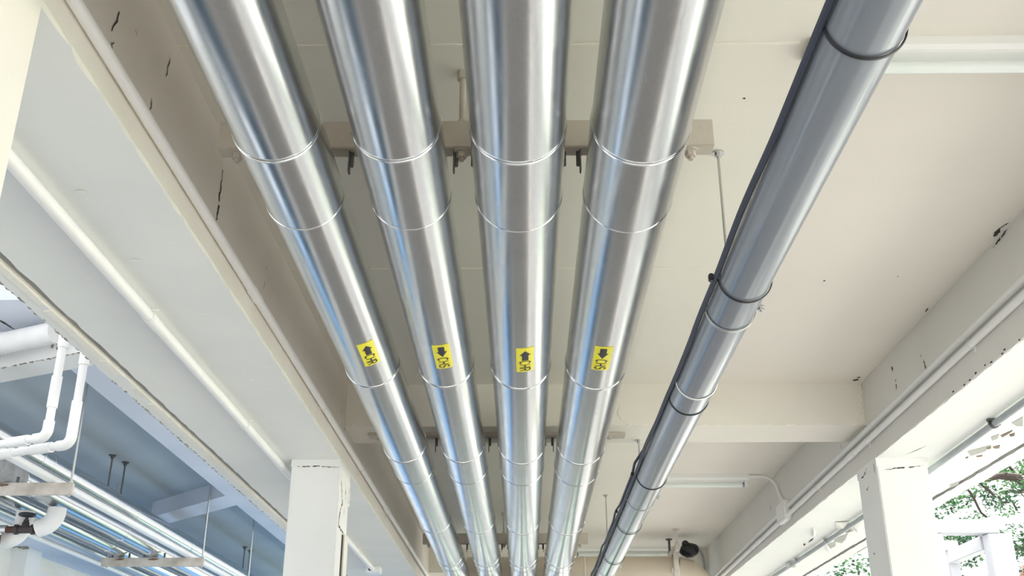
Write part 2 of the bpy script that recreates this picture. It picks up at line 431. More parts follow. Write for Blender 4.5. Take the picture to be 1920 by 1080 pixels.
# columns
b = MB(); b.bbox(-1.362, XL, 6.10, 6.455, 0, ZS + .01, .006)
b.box(-1.364, -1.073, 6.097, 6.458, 3.078, ZS + .005)
b.strip([(-1.35, 6.097, 3.078), (-1.251, 6.097, 3.079), (-1.209, 6.097, 3.082), (-1.167, 6.097, 3.077), (-1.084, 6.097, 3.074)], (0, -1, 0), .007, .002, 2, .002)
b.strip([(XL, y, z) for y, z in [(6.146, 3.045), (6.158, 2.992), (6.20, 2.946), (6.24, 2.892), (6.183, 2.844), (6.163, 2.785), (6.145, 2.745), (6.3, 2.735), (6.39, 2.72)]], (1, 0, 0), .016, .002, 2, .006)
for y, z0, z1 in ((6.33, 2.99, 2.96), (6.35, 2.95, 2.93), (6.31, 2.88, 2.84)): b.strip([(XL, y, z0), (XL, y, z1)], (1, 0, 0), .01, .002, 2)
b.box(XL - .002, XL + .004, 6.29, 6.325, 2.2, 2.72, 2)
b.box(XL - .002, XL + .012, 6.325, 6.455, 2.2, 2.73, 1)
for k in range(12): b.ellipsoid((XL + .002, 6.44 + random.uniform(-.02, .02), 3.06 - .012 * k), .006, .012, .012, 6, 4, 1, .2)
struct('column', b, [M['white_wall'], M['cream'], M['crack']])
b = MB(); b.bbox(-1.40, XL + .004, 1.30, 1.917, 0, ZS + .01, .006); struct('column.001', b, [M['cream']])
b = MB(); b.bbox(XR, 2.347, 6.10, 6.47, 0, ZS + .01, .006)
b.box(XR - .002, 2.35, 6.096, 6.474, 3.07, ZS + .005)
b.strip([(2.089, 6.098, 3.048), (2.163, 6.098, 3.06), (2.26, 6.098, 3.066), (2.322, 6.098, 3.078)], (0, -1, 0), .008, .002, 1, .002)
for pts in ([(6.276, 3.103), (6.329, 3.078), (6.445, 3.06)], [(6.284, 2.992), (6.339, 2.98)], [(6.14, 3.096), (6.14, 3.041)], [(6.368, 2.618), (6.335, 2.608)], [(6.30, 2.58), (6.29, 2.57)]):
    b.strip([(XR, y, z) for y, z in pts], (-1, 0, 0), .012, .003, 1, .004)
struct('column.002', b, [M['white_wall'], M['crack']])
for i, (x0, x1) in enumerate(((-1.362, XL), (XR, 2.347))):
    b = MB(); b.bbox(x0, x1, 12.1, 12.46, 0, ZS + .01, .006); struct('column.00%d' % (3 + i), b, [M['white_wall']])

# roof slab, and an unseen mass added to keep sun off the left gap
b = MB(); b.box(-1.36, 2.4, YA, YB, 3.74, 3.95); b.box(-1.36, 2.4, YA, 9.0, 3.95, 9.0); struct('roof_sun_block', b, M['white_wall'])

# ------------------------------------------------------------------ the four metal-jacketed pipes
ZP = 3.14
def flow_sticker(parent, X, R, y0, y1, a0, a1, word, toward):
    """yellow wrap-round label; a0..a1 are degrees round from the pipe's lowest line"""
    st_b = MB()
    def P(u, v, lift):          # u: 0..1 across (towards +X), v: 0..1 along the pipe
        a = math.radians(a0 + (a1 - a0) * u); y = y0 + (y1 - y0) * v; r = R + lift
        return (X + r * math.sin(a), y, ZP - r * math.cos(a))
    n = 14
    vs = [P(i / n, j, .0018) for j in (0, 1) for i in range(n + 1)] + [P(i / n, j, -.002) for j in (0, 1) for i in range(n + 1)]
    m = n + 1
    fs = [(i, i + 1, m + i + 1, m + i) for i in range(n)]
    fs += [(2 * m + i, 3 * m + i, 3 * m + i + 1, 2 * m + i + 1) for i in range(n)]
    fs += [(i, 2 * m + i, 2 * m + i + 1, i + 1) for i in range(n)] + [(m + i, m + i + 1, 3 * m + i + 1, 3 * m + i) for i in range(n)]
    fs += [(0, m, 3 * m, 2 * m), (n, 2 * m + n, 3 * m + n, m + n)]
    st_b.add(vs, fs)
    st = st_b.build('flow_sticker', M['yellow'], parent); st['label'] = 'yellow sticker with black arrow and letters ' + word
    ab = MB()
    def poly(pts, lift=.0027, cuts=5):
        pass
    def quadpatch(u0a, u0b, v0, u1a, u1b, v1, mb, k=6):
        vs = []
        for i in range(k + 1):
            t = i / k
            vs.append(P(u0a + (u0b - u0a) * t, v0, .0028))
        for i in range(k + 1):
            t = i / k
            vs.append(P(u1a + (u1b - u1a) * t, v1, .0028))
        mb.add(vs, [(i, i + 1, k + 1 + i + 1, k + 1 + i) for i in range(k)])
    if toward:      # tip towards -Y
        quadpatch(.49, .51, .10, .19, .81, .275, ab, 8); quadpatch(.32, .68, .27, .32, .68, .49, ab)
    else:
        quadpatch(.32, .68, .05, .32, .68, .26, ab); quadpatch(.19, .81, .255, .49, .51, .46, ab, 8)
    ab.build('arrow', M['ink'], st)
    lb = MB()
    def stroke(pts, w, v0, v1):
        # letter space: s (reading direction, 0..1) -> v, h (0..1, letter top towards +X) -> u
        Q = [(p[0], p[1]) for p in pts]; n = len(Q); vs = []
        Lx, Ly = (v1 - v0) * (y1 - y0), .6 * math.radians(a1 - a0) * R
        for i in range(n):
            pa = Q[max(i - 1, 0)]; pb = Q[min(i + 1, n - 1)]
            d = Vector(((pb[0] - pa[0]) * Lx, (pb[1] - pa[1]) * Ly)).normalized(); nx = Vector((-d.y, d.x)) * w / 2
            for sg in (1, -1):
                s_ = Q[i][0] + sg * nx.x / Lx; h_ = Q[i][1] + sg * nx.y / Ly
                vs.append(P(.19 + .60 * h_, v0 + (v1 - v0) * s_, .0028))
        lb.add(vs, [(2 * i, 2 * i + 1, 2 * i + 3, 2 * i + 2) for i in range(n - 1)])
    W = .0062
    def arc(cx, cy, rx, ry, d0, d1, k=16):
        return [(cx + rx * math.cos(math.radians(d0 + (d1 - d0) * i / k)), cy + ry * math.sin(math.radians(d0 + (d1 - d0) * i / k))) for i in range(k + 1)]
    def line(p, q, k=6): return [(p[0] + (q[0] - p[0]) * i / k, p[1] + (q[1] - p[1]) * i / k) for i in range(k + 1)]
    segs = [(.51, .655), (.68, .80), (.825, .955)]
    v0, v1 = segs[0]; stroke(arc(.5, .5, .42, .47, 42, 318, 26), W, v0, v1)
    v0, v1 = segs[1]; stroke(line((.06, 0), (.06, 1)), W, v0, v1); stroke(line((.94, 0), (.94, 1)), W, v0, v1); stroke(line((.06, .5), (.94, .5), 2), W, v0, v1)
    v0, v1 = segs[2]
    if word[-1] == 'R':
        stroke(line((.08, 0), (.08, 1)), W, v0, v1)
        stroke([(.08, .97)] + arc(.5, .74, .38, .235, 90, -90, 14) + [(.08, .505)], W, v0, v1); stroke(line((.5, .5), (.92, 0)), W, v0, v1)
    else:
        stroke(arc(.5, .745, .38, .225, 20, 270, 16) + arc(.5, .265, .40, .245, 90, -165, 16)[1:], W, v0, v1)
    lb.build('lettering', M['ink'], st)

JOINTS = [-1.0, 0.8, 2.46, 2.862, 4.42, 5.78, 6.31, 7.95, 9.58, 9.85]
def jacket_pipe(X, R, label, word, toward, ang, ys, jo):
    t = thing('insulated_pipe', (X, -1.0, ZP), label, 'pipe', 'metal-jacketed chilled water pipes under the ceiling')
    J = [j + jo for j in JOINTS]
    J[0] = -1.0
    YE = 10.75
    for i in range(len(J)):
        y0 = J[i]; y1 = J[i + 1] if i + 1 < len(J) else YE
        rr = R + (.0022 if i in (2, 5, 8) else 0)       # short sleeves over the supports are a touch wider
        mb = MB()
        n = max(2, int((y1 - y0) / .2))
        path = [(X, y0 + (y1 - y0) * k / n, ZP) for k in range(n + 1)]
        rad = [rr] * (n + 1)
        if i + 1 == len(J):      # last length turns down
            for k in range(1, 11):
                a = PI / 2 * k / 10
                path.append((X, YE + .2 * math.sin(a), ZP - .2 * (1 - math.cos(a))))
            path.append((X, YE + .2, 1.2)); rad = rr
        mb.tube(path, rad, 72, True)
        mb.build('jacket_section', M['jacket'], t)
    for i in range(1, len(J)):
        mb = MB(); mb.ring((X, J[i], ZP), (0, 1, 0), R + .0018, .0024, 96, 8, wide=.0035)
        mb.ring((X, J[i] - .011, ZP), (0, 1, 0), R + .0008, .0012, 96, 6)
        mb.build('joint_bead', M['ring'], t)
    flow_sticker(t, X, R, ys[0], ys[1], ang[0], ang[1], word, toward)
    return t
jacket_pipe(-.668, .119, 'silver metal-jacketed pipe with yellow CHR sticker, nearest the beam with cracked brownish face', 'CHR', True, (7.5, 39.5), (3.886, 4.136), 0)
jacket_pipe(-.342, .121, 'silver metal-jacketed pipe with yellow CHS sticker, between the two pipes marked CHR', 'CHS', False, (-8, 24.5), (3.886, 4.156), 0)
jacket_pipe(-.013, .130, 'silver metal-jacketed pipe with yellow CHR sticker, between the two pipes marked CHS', 'CHR', True, (-7.2, 24.3), (3.898, 4.178), .0)
jacket_pipe(.320, .134, 'silver metal-jacketed pipe with yellow CHS sticker, next to the grey plastic pipe', 'CHS', False, (-18.3, 12.6), (3.874, 4.148), .0)
PX = ((-.668, .119), (-.342, .121), (-.013, .130), (.320, .134))

# ------------------------------------------------------------------ support channels
def support_channel(y0, z0, z1, label, hung, x0=-.955, x1=.597):
    yc = y0 + .03; d = .06
    t = thing('support_channel', ((x0 + x1) / 2, yc, z0), label, 'pipe support', 'steel channels carrying the four jacketed pipes')
    b = MB()
    if hung: b.bbox(x0, x1, y0, y0 + d, z0, z1, .003)
    else: b.bbox(x0, x1, y0 - .03, y0 + .06, z0, z1, .003)
    b.build('channel', M['channel'], t)
    if hung:
        for x in (-.897, -.192, .525):
            b = MB(); b.disc((x, yc, z0 - .005), .026, .006, 20); b.hexnut((x, yc, z0 - .022), .017, .018); b.tube([(x, yc, z0 - .033), (x, yc, z0)], .008, 12)
            b.build('bolt', M['channel'], t)
            b = MB(); b.tube([(x, yc, z1 - .01), (x, yc, ZC - .001)], .0105, 14); b.hexnut((x, yc, z1), .018, .014); b.hexnut((x, yc, ZC - .03), .02, .03)
            b.build('hanger_rod', M['channel'], t)
    else:
        for x in (-.897, .525):
            b = MB(); b.hexnut((x, yc - .01, z0 - .012), .014, .013); b.build('bolt', M['channel'], t)
    for X, R in PX:
        for sg in (-1, 1):
            b = MB(); x = X + sg * (R + .006); zt = z0 + .001
            b.bbox(x - .0025 * 1, x + .0025, yc - .013, yc + .013, ZP + .09, zt, .001)
            b.tube([(x + sg * .006, yc + .004, zt - .05), (x + sg * .006, yc + .004, zt)], .007, 10)
            b.build('hanger_strap', M['dark_steel'], t)
    return t
support_channel(2.86, 3.303, 3.40, 'beige steel channel above the pipes nearest the camera, hung on rods before the cross beam', True)
support_channel(6.33, 3.318, 3.338, 'flat channel fixed under the cross beam, behind the four silver pipes', False, -.955, .62)
support_channel(10.06, 3.303, 3.40, 'far beige steel channel hung beyond the cross beam, near the beige duct', True)

# ------------------------------------------------------------------ grey plastic pipe, its ties, cable and hangers
X5, Z5, R5 = .717, 2.98, .083
t = thing('drain_pipe', (X5, YA, Z5), 'smooth grey plastic pipe running beside the silver pipes under the ceiling', 'pipe')
for y0, y1, rr in ((-1.0, 4.23, R5), (4.20, 6.62, R5 + .0025), (6.60, 10.9, R5)):
    b = MB(); n = max(2, int((y1 - y0) / .3)); b.tube([(X5, y0 + (y1 - y0) * k / n, Z5) for k in range(n + 1)], rr, 64); b.build('pipe_length', M['pvc'], t)
b = MB(); b.tube([(X5, 10.88, Z5), (X5, 10.9, Z5)] + [(X5, 10.9 + .12 * math.sin(PI / 2 * k / 8), Z5 - .12 * (1 - math.cos(PI / 2 * k / 8))) for k in range(1, 9)] + [(X5, 11.02, 1.2)], R5, 48); b.build('elbow', M['pvc'], t)
b = MB(); b.ring((X5, 4.20, Z5), (0, 1, 0), R5 + .003, .003, 64, 8, wide=.006); b.build('joint_bead', M['white_conduit'], t)
for y in (1.829, 3.147, 4.425, 5.896, 7.29, 8.63):
    b = MB(); b.ring((X5, y, Z5), (0, 1, 0), R5 + .0045, .0024, 72, 8, wide=.0055)
    o = b.build('cable_tie', M['rubber'], t)
    if y in (3.147, 5.896):
        b = MB(); b.bbox(X5 - R5 - .034, X5 - R5 - .018, y - .012, y + .012, Z5 - .012, Z5 + .012, .003); b.build('tie_head', M['rubber'], o)
    elif y == 7.29:
        b = MB(); b.bbox(X5 - R5 - .04, X5 - R5 - .024, y - .35, y - .33, Z5 - .008, Z5 + .012, .003); b.build('tie_head', M['rubber'], o)

cab = MB()
def cable_path(f, y0, y1, n=260): return [f(y0 + (y1 - y0) * i / n) for i in range(n + 1)]
def c1(y):
    w = .003 * math.sin(y * 2.6 + .5) + .0015 * math.sin(y * 7.3 + 1)
    return (X5 - R5 - .012 - max(-.001, w * .9), y, Z5 - .004 + w)
cab.tube(cable_path(c1, -1.0, 10.9), .0095, 12)
tag(cab.build('cable', M['cable']), 'dark blue cable strapped along the side of the grey plastic pipe', 'cable')
cab = MB()
def c2(y):
    w = .005 * math.sin(y * 4.3 + 2) + .003 * math.sin(y * 9.1)
    return (X5 - R5 - .016 - max(0, w), y, Z5 + .026 + .6 * w)
cab.tube([(X5 - .02, 5.3, Z5 + R5 + .01), (X5 - .05, 5.45, Z5 + R5)] + cable_path(c2, 5.75, 10.8), .0075, 12)
tag(cab.build('cable', M['cable']), 'thinner dark cable twisting beside the strapped one on the far half of grey pipe', 'cable')

def pipe_hanger(y, ztop, label):
    t = thing('pipe_hanger', (X5, y, ztop), label, 'pipe hanger', 'thin rod hangers of the grey pipe')
    b = MB(); b.tube([(X5 + .004, y, Z5 + R5), (X5 + .004, y, ztop)], .0052, 10); b.build('rod', M['galv'], t)
    b = MB(); b.disc((X5 + .004, y, ztop - .006), .024, .006, 20); b.hexnut((X5 + .004, y, ztop - .02), .012, .014); b.build('ceiling_nut', M['galv'], t)
    b = MB(); b.ring((X5, y, Z5), (0, 1, 0), R5 + .0045, .0016, 72, 6, wide=.010); b.build('ring_clamp', M['galv'], t)
    b = MB()
    b.bbox(X5 + R5, X5 + R5 + .032, y - .008, y + .008, Z5 + .006, Z5 + .010, .001)
    b.tube([(X5 + R5 + .022, y, Z5 - .016), (X5 + R5 + .022, y, Z5 + .050)], .0048, 10)
    b.hexnut((X5 + R5 + .022, y, Z5 - .008), .0115, .013)
    b.disc((X5 + R5 + .022, y, Z5 + .006 - .004), .014, .003, 16)
    b.build('ear_bolt', M['galv'], t)
pipe_hanger(3.41, ZC, 'thin threaded rod hanger of grey pipe, beside the nearest beige channel')
pipe_hanger(6.50, 3.338, 'thin threaded rod hanger of grey pipe fixed under the cross beam')
pipe_hanger(9.33, ZC, 'thin threaded rod hanger of grey pipe on the ceiling beyond the cross beam')

# ------------------------------------------------------------------ lamps
def batten(x0, x1, y0, label, zc=ZC):
    t = thing('fluorescent_lamp', ((x0 + x1) / 2, y0, zc), label, 'ceiling lamp', 'single-tube fluorescent lamps')
    b = MB()
    pr = [(0, 0), (0, -.030), (.012, -.042), (.075, -.042), (.118, -.018), (.118, 0)]
    vs = [(x, y0 + p[0], zc + p[1]) for x in (x0, x1) for p in pr]; n = len(pr)
    b.add(vs, [tuple(range(n)), tuple(range(2 * n - 1, n - 1, -1))] + [(i, (i + 1) % n, n + (i + 1) % n, n + i) for i in range(n)])
    b.build('housing', M['lamp_white'], t)
    b = MB(); b.box(x0 + .01, x1 - .01, y0 + .018, y0 + .07, zc - .0455, zc - .0415); b.build('gear_cover', M['lamp_white'], t)
    for x in (x0 + .012, x1 - .036):
        b = MB(); b.bbox(x, x + .024, y0 + .035, y0 + .073, zc - .095, zc - .040, .003); b.build('lampholder', M['lamp_white'], t)
    b = MB(); b.tube([(x0 + .05, y0 + .054, zc - .078), (x1 - .05, y0 + .054, zc - .078)], .019, 24); tb = b.build('tube', M['tube'], t)
    for xa, xb in ((x0 + .036, x0 + .052), (x1 - .052, x1 - .036)):
        b = MB(); b.tube([(xa, y0 + .054, zc - .078), (xb, y0 + .054, zc - .078)], .0195, 24); b.build('tube_cap', M['tube_end'], tb)
    return t
batten(.89, 1.86, 2.712, 'white fluorescent lamp on the ceiling behind the near end of the grey pipe')
batten(.93, 1.83, 8.54, 'white fluorescent lamp beyond the cross beam, linked by a curved conduit')
batten(.55, 1.90, 12.02, 'white fluorescent lamp half hidden behind the beige duct')

# ------------------------------------------------------------------ conduits
def clip(b, c, r, axis_y=True, n=None):
    b.ring(c, (0, 1, 0), r + .002, .002, 24, 6, wide=.008)
def along(x, z0, z1, y0, y1, r): return [(x, y0, z0), (x, y1, z1)]

# left beam face
def conduit_left(y): return 3.200 + .005 * (y - 2)
t = thing('conduit', (-1.051, YA, 3.2), 'white conduit clipped along the brownish face of the left edge beam', 'conduit')
b = MB(); b.tube([(-1.051, y, conduit_left(y)) for y in (-1, 2, 4, 6, 8, 10, 12.1)], .0175, 20); b.build('tube', M['white_conduit'], t)
for y in (3.78, 8.05):
    b = MB(); b.tube([(-1.051, y - .02, conduit_left(y)), (-1.051, y + .09, conduit_left(y))], .0205, 20); b.build('coupling', M['white_conduit'], t)
for y in (3.86, 5.35, 6.75, 8.2, 9.7):
    b = MB(); b.ring((-1.051, y, conduit_left(y)), (0, 1, 0), .0195, .0018, 24, 6, wide=.008); b.bbox(-1.0755, -1.070, y - .008, y + .008, conduit_left(y) - .042, conduit_left(y) + .03, .001); b.build('saddle_clip', M['cream'], t)

# left soffit
t = thing('conduit', (-1.43, YA, 3.09), 'white conduit along the middle of the pale left soffit', 'conduit')
b = MB(); b.tube([(-1.43, y, 3.092) for y in (-1, 3, 6, 10.2)], .022, 20); b.build('tube', M['white_conduit'], t)
for y in (3.80, 7.6):
    b = MB(); b.tube([(-1.43, y - .05, 3.092), (-1.43, y + .05, 3.092)], .0245, 20); b.build('coupling', M['white_conduit'], t)
for y in (3.74, 5.25, 9.2):
    b = MB(); b.ring((-1.43, y, 3.092), (0, 1, 0), .0235, .0018, 24, 6, wide=.008); b.bbox(-1.44, -1.395, y - .007, y + .007, 3.114, 3.1195, .001); b.build('saddle_clip', M['white_conduit'], t)
t = thing('junction_box', (-1.43, 10.3, 3.09), 'small white square junction box with a dark round hole on the left soffit', 'junction box')
b = MB(); b.bbox(-1.495, -1.365, 10.2, 10.38, 3.065, 3.1195, .005); b.build('body', M['white_pvc'], t)
b = MB(); b.tube([(-1.455, 10.198, 3.092), (-1.455, 10.21, 3.092)], .017, 18); b.build('knockout', M['crack'], t)

# right beam face, a pair
def zc_r(y, lo): return (3.264 if lo else 3.322) - .0142 * (y - 4)
for lo, lab in ((False, 'upper of the two white conduits along the right edge beam'), (True, 'lower of the two white conduits along the right edge beam')):
    t = thing('conduit', (2.030, YA, zc_r(4, lo)), lab, 'conduit', 'paired conduits on the right edge beam')
    for ya, yb in ((-1, 8.17), (8.43, 12.1)):
        b = MB(); b.tube([(2.030, ya + (yb - ya) * i / 8, zc_r(ya + (yb - ya) * i / 8, lo)) for i in range(9)], .0165, 20); b.build('tube', M['white_conduit'], t)
    for y in ((4.55, 6.15, 7.3, 9.6) if lo else (4.6, 6.0, 9.4)):
        b = MB(); b.ring((2.030, y, zc_r(y, lo)), (0, 1, 0), .0185, .0018, 24, 6, wide=.008); b.bbox(2.045, 2.0515, y - .008, y + .008, zc_r(y, lo) - .034, zc_r(y, lo) + .024, .001); b.build('saddle_clip', M['white_conduit'], t)
    if lo:
        for y in (6.4, 9.3):
            b = MB(); b.tube([(2.030, y, zc_r(y, lo)), (2.030, y + .12, zc_r(y + .12, lo))], .0195, 20); b.build('coupling', M['white_conduit'], t)
t = thing('junction_box', (2.03, 8.3, 3.24), 'white junction box joining the paired conduits on the right edge beam', 'junction box')
b = MB(); b.bbox(1.995, 2.0515, 8.17, 8.43, 3.165, 3.315, .008); b.build('body', M['white_conduit'], t)
b = MB(); b.bbox(1.989, 1.9955, 8.185, 8.415, 3.18, 3.30, .003); b.build('cover', M['white_conduit'], t)
def bend_conduit(y, xa, label, zb, ybx):
    p = [(xa, y, 3.586), (1.90, y, 3.586)]
    for k in range(1, 9):
        a = PI / 2 * k / 8; p.append((1.90 + .134 * math.sin(a), y + (ybx - y) * .3 * k / 8, 3.586 - .12 * (1 - math.cos(a))))
    p.append((2.030, ybx, zb))
    b = MB(); b.tube(p, .0125, 16); return tag(b.build('conduit', M['white_conduit']), label, 'conduit')
bend_conduit(8.56, 1.831, 'curved white conduit from the far lamp down to the junction box', 3.314, 8.32)
b = MB(); b.tube([(1.901, 12.09, 3.585), (1.93, 12.10, 3.583), (1.975, 12.11, 3.56), (2.0, 12.12, 3.50), (2.01, 12.125, 3.40), (2.01, 12.13, 3.2)], .013, 16)
tag(b.build('conduit', M['grey_conduit']), 'curved grey conduit hanging off the lamp behind the beige duct', 'conduit')

# right soffit grey conduit
t = thing('conduit', (2.42, YA, 3.095), 'grey steel conduit fixed under the peeling right soffit', 'conduit')
pts = [(2.36, -1, 3.092), (2.395, 4.9, 3.092), (2.43, 6.3, 3.092), (2.452, 7.75, 3.092), (2.455, 9.2, 3.09), (2.452, 10.7, 3.092), (2.45, 12.5, 3.092)]
b = MB(); b.tube(pts, .018, 20); b.build('tube', M['grey_conduit'], t)
for x, y in ((2.405, 5.28), (2.4535, 8.72), (2.4535, 9.72)):
    b = MB(); b.ring((x, y, 3.092), (0, 1, 0), .021, .003, 24, 6, wide=.014); b.bbox(x - .034, x + .034, y - .012, y + .012, 3.106, 3.1195, .002)
    b.tube([(x - .028, y, 3.085), (x - .028, y, 3.12)], .005, 8); b.tube([(x + .028, y, 3.085), (x + .028, y, 3.12)], .005, 8); b.build('clamp', M['dark_steel' if y < 6 else 'galv'], t)
b = MB(); b.bbox(2.425, 2.482, 9.93, 10.06, 3.06, 3.1195, .006); tag(b.build('conduit_outlet_box', M['galv']), 'small metal outlet box along the grey conduit under right soffit', 'junction box')

# ------------------------------------------------------------------ beige duct at the far end
YD, ZD, RD = 11.30, 3.21, .165
t = thing('duct', (1.0, YD, ZD), 'beige jacketed duct crossing the far end and bending down at right', 'duct')
secs = [(-.6, .62), (.62, 1.58)]
for x0, x1 in secs:
    b = MB(); b.tube([(x0, YD, ZD), (x0 + .3, YD, ZD), (x1, YD, ZD)], RD, 48); b.build('duct_section', M['duct'], t)
el = []
for k in range(4):
    a = PI / 2 * k / 3; el.append((1.58 + .24 * math.sin(a), YD, ZD - .24 * (1 - math.cos(a))))
el = el + [(1.82, YD, 1.6)]
for i in range(len(el) - 1):
    b = MB(); d = (Vector(el[i + 1]) - Vector(el[i])).normalized() * .03
    b.tube([Vector(el[i]) - d * (0 if i == 0 else 1), Vector(el[i + 1]) + d * (0 if i == len(el) - 2 else 1)], RD - .001 * (i % 2), 48); b.build('elbow_segment', M['duct'], t)
for x in (.62, .92, 1.585):
    b = MB(); b.ring((x, YD, ZD), (1, 0, 0), RD + .001, .004, 64, 6, wide=.005); b.build('joint_bead', M['cream'], t)
t = thing('duct_hanger', (1.55, 11.2, 3.4), 'pale bracket on two rods holding the beige duct', 'duct hanger')
b = MB()
b.bbox(1.535, 1.575, 10.93, 11.62, 3.385, 3.45, .003); b.build('channel', M['channel_pale'], t)
for y, z in ((10.96, .010), (11.55, .013)):
    b = MB(); b.tube([(1.553, y, 3.44), (1.553, y, ZC - .001)], z, 12); b.disc((1.553, y, ZC - .012), .035, .012, 20); b.hexnut((1.553, y, 3.45), .02, .015); b.build('rod', M['channel_pale' if y < 11.2 else 'dark_steel'], t)
b = MB(); b.ring((1.555, YD, ZD), (1, 0, 0), RD + .006, .004, 64, 6, wide=.03); b.bbox(1.53, 1.58, YD - RD - .024, YD - RD - .012, 3.20, 3.40, .004); b.bbox(1.50, 1.53, YD - RD - .016, YD - RD + .02, 3.19, 3.235, .006); b.build('strap', M['channel_pale'], t)
b = MB(); b.ellipsoid((1.735, 11.36, ZD + RD + .075), .102, .09, .075, 24, 14, 0, .05); b.ellipsoid((1.69, 11.32, ZD + RD + .14), .035, .03, .03, 12, 8, 0, .1)
tag(b.build('bundle', M['bag']), 'black lumpy bundle sitting on top of the beige duct', 'bundle')

# ------------------------------------------------------------------ neighbouring building at left
ZN, ZNC = 4.3, 4.5
nd = Vector((-.907, .42, 0))
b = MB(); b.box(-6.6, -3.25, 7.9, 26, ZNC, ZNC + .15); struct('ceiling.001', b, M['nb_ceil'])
b = MB(); b.box(-3.577, -3.25, 7.65, 26, ZN, ZNC + .02); struct('beam.006', b, M['nb'])
# skewed end beam with its mouldy arris
b = MB()
A = Vector((-3.25, 7.47, 0)); B = A + nd * 3.4; back = Vector((.42, .907, 0)) * .25
b.prism([A, B, B + back, A + back], ZN - .003, ZNC + .05)
for i in range(90):
    p = A + nd * random.uniform(0, 2.2); b.ellipsoid((p.x, p.y, ZN + random.uniform(-.002, .004)), random.uniform(.01, .03), .004, random.uniform(.002, .006), 6, 4, 1, .3)
for u in (.32, .36, .42, 1.0):
    p = A + nd * u - back * .012; b.ellipsoid((p.x, p.y, ZN + random.uniform(.05, .12)), .010, .006, random.uniform(.02, .04), 8, 6, 1, .3)
struct('beam.007', b, [M['white_wall'], M['mold']])
b = MB(); b.box(-7.0, -3.1, 7.19, 9.2, 4.6, 4.72)
b.strip([(-4.07, 7.48, 4.6), (-4.05, 7.65, 4.6), (-4.03, 7.81, 4.6)], (0, 0, -1), .025, .002, 1)
struct('slab', b, [M['nb'], M['crack']])
b = MB(); b.prism([(-4.9, 13.9), (-3.578, 12.59), (-3.578, 13.13), (-4.9, 14.42)], ZN, ZNC + .02); struct('beam.008', b, M['nb'])
b = MB(); b.box(-6.45, -6.30, 9, 26, 0, 4.5); struct('wall_left', b, M['cream'])
b = MB(); b.box(-6.35, -5.35, 9, 26, 3.81, 4.55); struct('beam.009', b, M['nb'])
b = MB(); b.bbox(-6.34, -6.12, 13.2, 13.62, 0, 3.815, .006)
for k in range(14): b.ellipsoid((-6.2 + random.uniform(-.12, .08), 13.195, 3.80 + random.uniform(-.02, .01)), .02, .006, .01, 6, 4, 1, .3)
struct('column.005', b, [M['white_wall'], M['mold']])
b = MB(); b.box(-6.302, -6.27, 13.75, 16.6, 3.56, 3.62); b.box(-6.302, -6.27, 13.75, 13.81, 2.2, 3.58); b.box(-6.302, -6.27, 16.54, 16.6, 2.2, 3.58); b.box(-6.302, -6.27, 13.75, 16.6, 2.14, 2.2)
w = struct('window_1', b, M['white_wall'])
b = MB(); b.box(-6.30, -6.28, 13.81, 16.54, 3.46, 3.56); b.box(-6.30, -6.28, 13.81, 13.90, 2.2, 3.56); b.box(-6.30, -6.28, 15.1, 15.18, 2.2, 3.5); b.build('window_frame', M['window_blue'], w, smooth=False)
b = MB(); b.box(-6.298, -6.29, 13.9, 16.54, 2.2, 3.47); b.build('window_pane', M['glass'], w, smooth=False)

# white rounded eave pipe in front of the end beam
p0 = Vector((-3.50, 7.39, 4.42)); dd = Vector((-.907, .42, 0))
t = thing('eave_pipe', p0, 'fat white stained pipe under the eave of the neighbouring roof', 'pipe')
for u0, u1 in ((0, .56), (.56, 1.12)):
    b = MB(); b.tube([p0 + dd * u0, p0 + dd * u1], .084 if u0 == 0 else .087, 32); b.build('pipe_length', M['insul_white'], t)
b = MB(); b.ring(p0 + dd * .56, dd, .087, .004, 48, 6, wide=.006); b.build('joint_bead', M['insul_white'], t)

# big bright pipe
def simple_pipe(X, Z, R, cuts, label, mat, grp, name='insulated_pipe', seg=48, bead=True):
    t = thing(name, (X, cuts[0], Z), label, 'pipe', grp)
    for i, (a, c) in enumerate(zip(cuts, cuts[1:])):
        b = MB(); n = max(2, int((c - a) / .4)); path = [(X, a + (c - a) * k / n, Z) for k in range(n + 1)]
        if i == 0: path = [(X, a - .3, 0.0)] + [(X, a - .3 + .3 * (1 - math.cos(PI / 2 * k / 8)), Z - .3 + .3 * math.sin(PI / 2 * k / 8)) for k in range(8)] + path      # the near end drops to the ground
        b.tube(path, R + (.001 if i % 2 else 0), seg); b.build('jacket_section', mat if not callable(mat) else mat(i), t)
    if bead:
        for c in cuts[1:-1]:
            b = MB(); b.ring((X, c, Z), (0, 1, 0), R + .0015, .003, 64, 6, wide=.005); b.build('joint_bead', M['ring'], t)
    return t
NG = 'jacketed pipes of the neighbouring building'
simple_pipe(-4.445, 3.978, .112, [5.0, 9.38, 9.6, 11.93, 12.73, 14.05, 16.4, 16.65, 25], 'bright silver jacketed pipe hung highest under the neighbouring dark ceiling', M['jacket'], NG)
simple_pipe(-4.40, 3.705, .100, [6.0, 9.05, 9.35, 11.6, 12.5, 13.2, 16.5, 25], 'silver pipe with wrinkled grey wrap at its near end, lying on the white brackets', lambda i: M['insul_grey'] if i == 0 else M['jacket'], NG)
simple_pipe(-4.80, 3.69, .085, [5.6, 10.6, 12.3, 13.3, 25], 'silver pipe with pale upper edge beside the wrinkled grey one, mirroring blue', M['jacket'], NG)
simple_pipe(-5.09, 3.655, .036, [5.2, 25], 'slim grey pipe lowest of the neighbouring pipes, next to the wall soffit', M['galv'], NG, bead=False)
simple_pipe(-5.28, 3.63, .030, [5.2, 25], 'slim white pipe between the wall soffit and the slim grey pipe', M['white_pvc'], NG, bead=False)
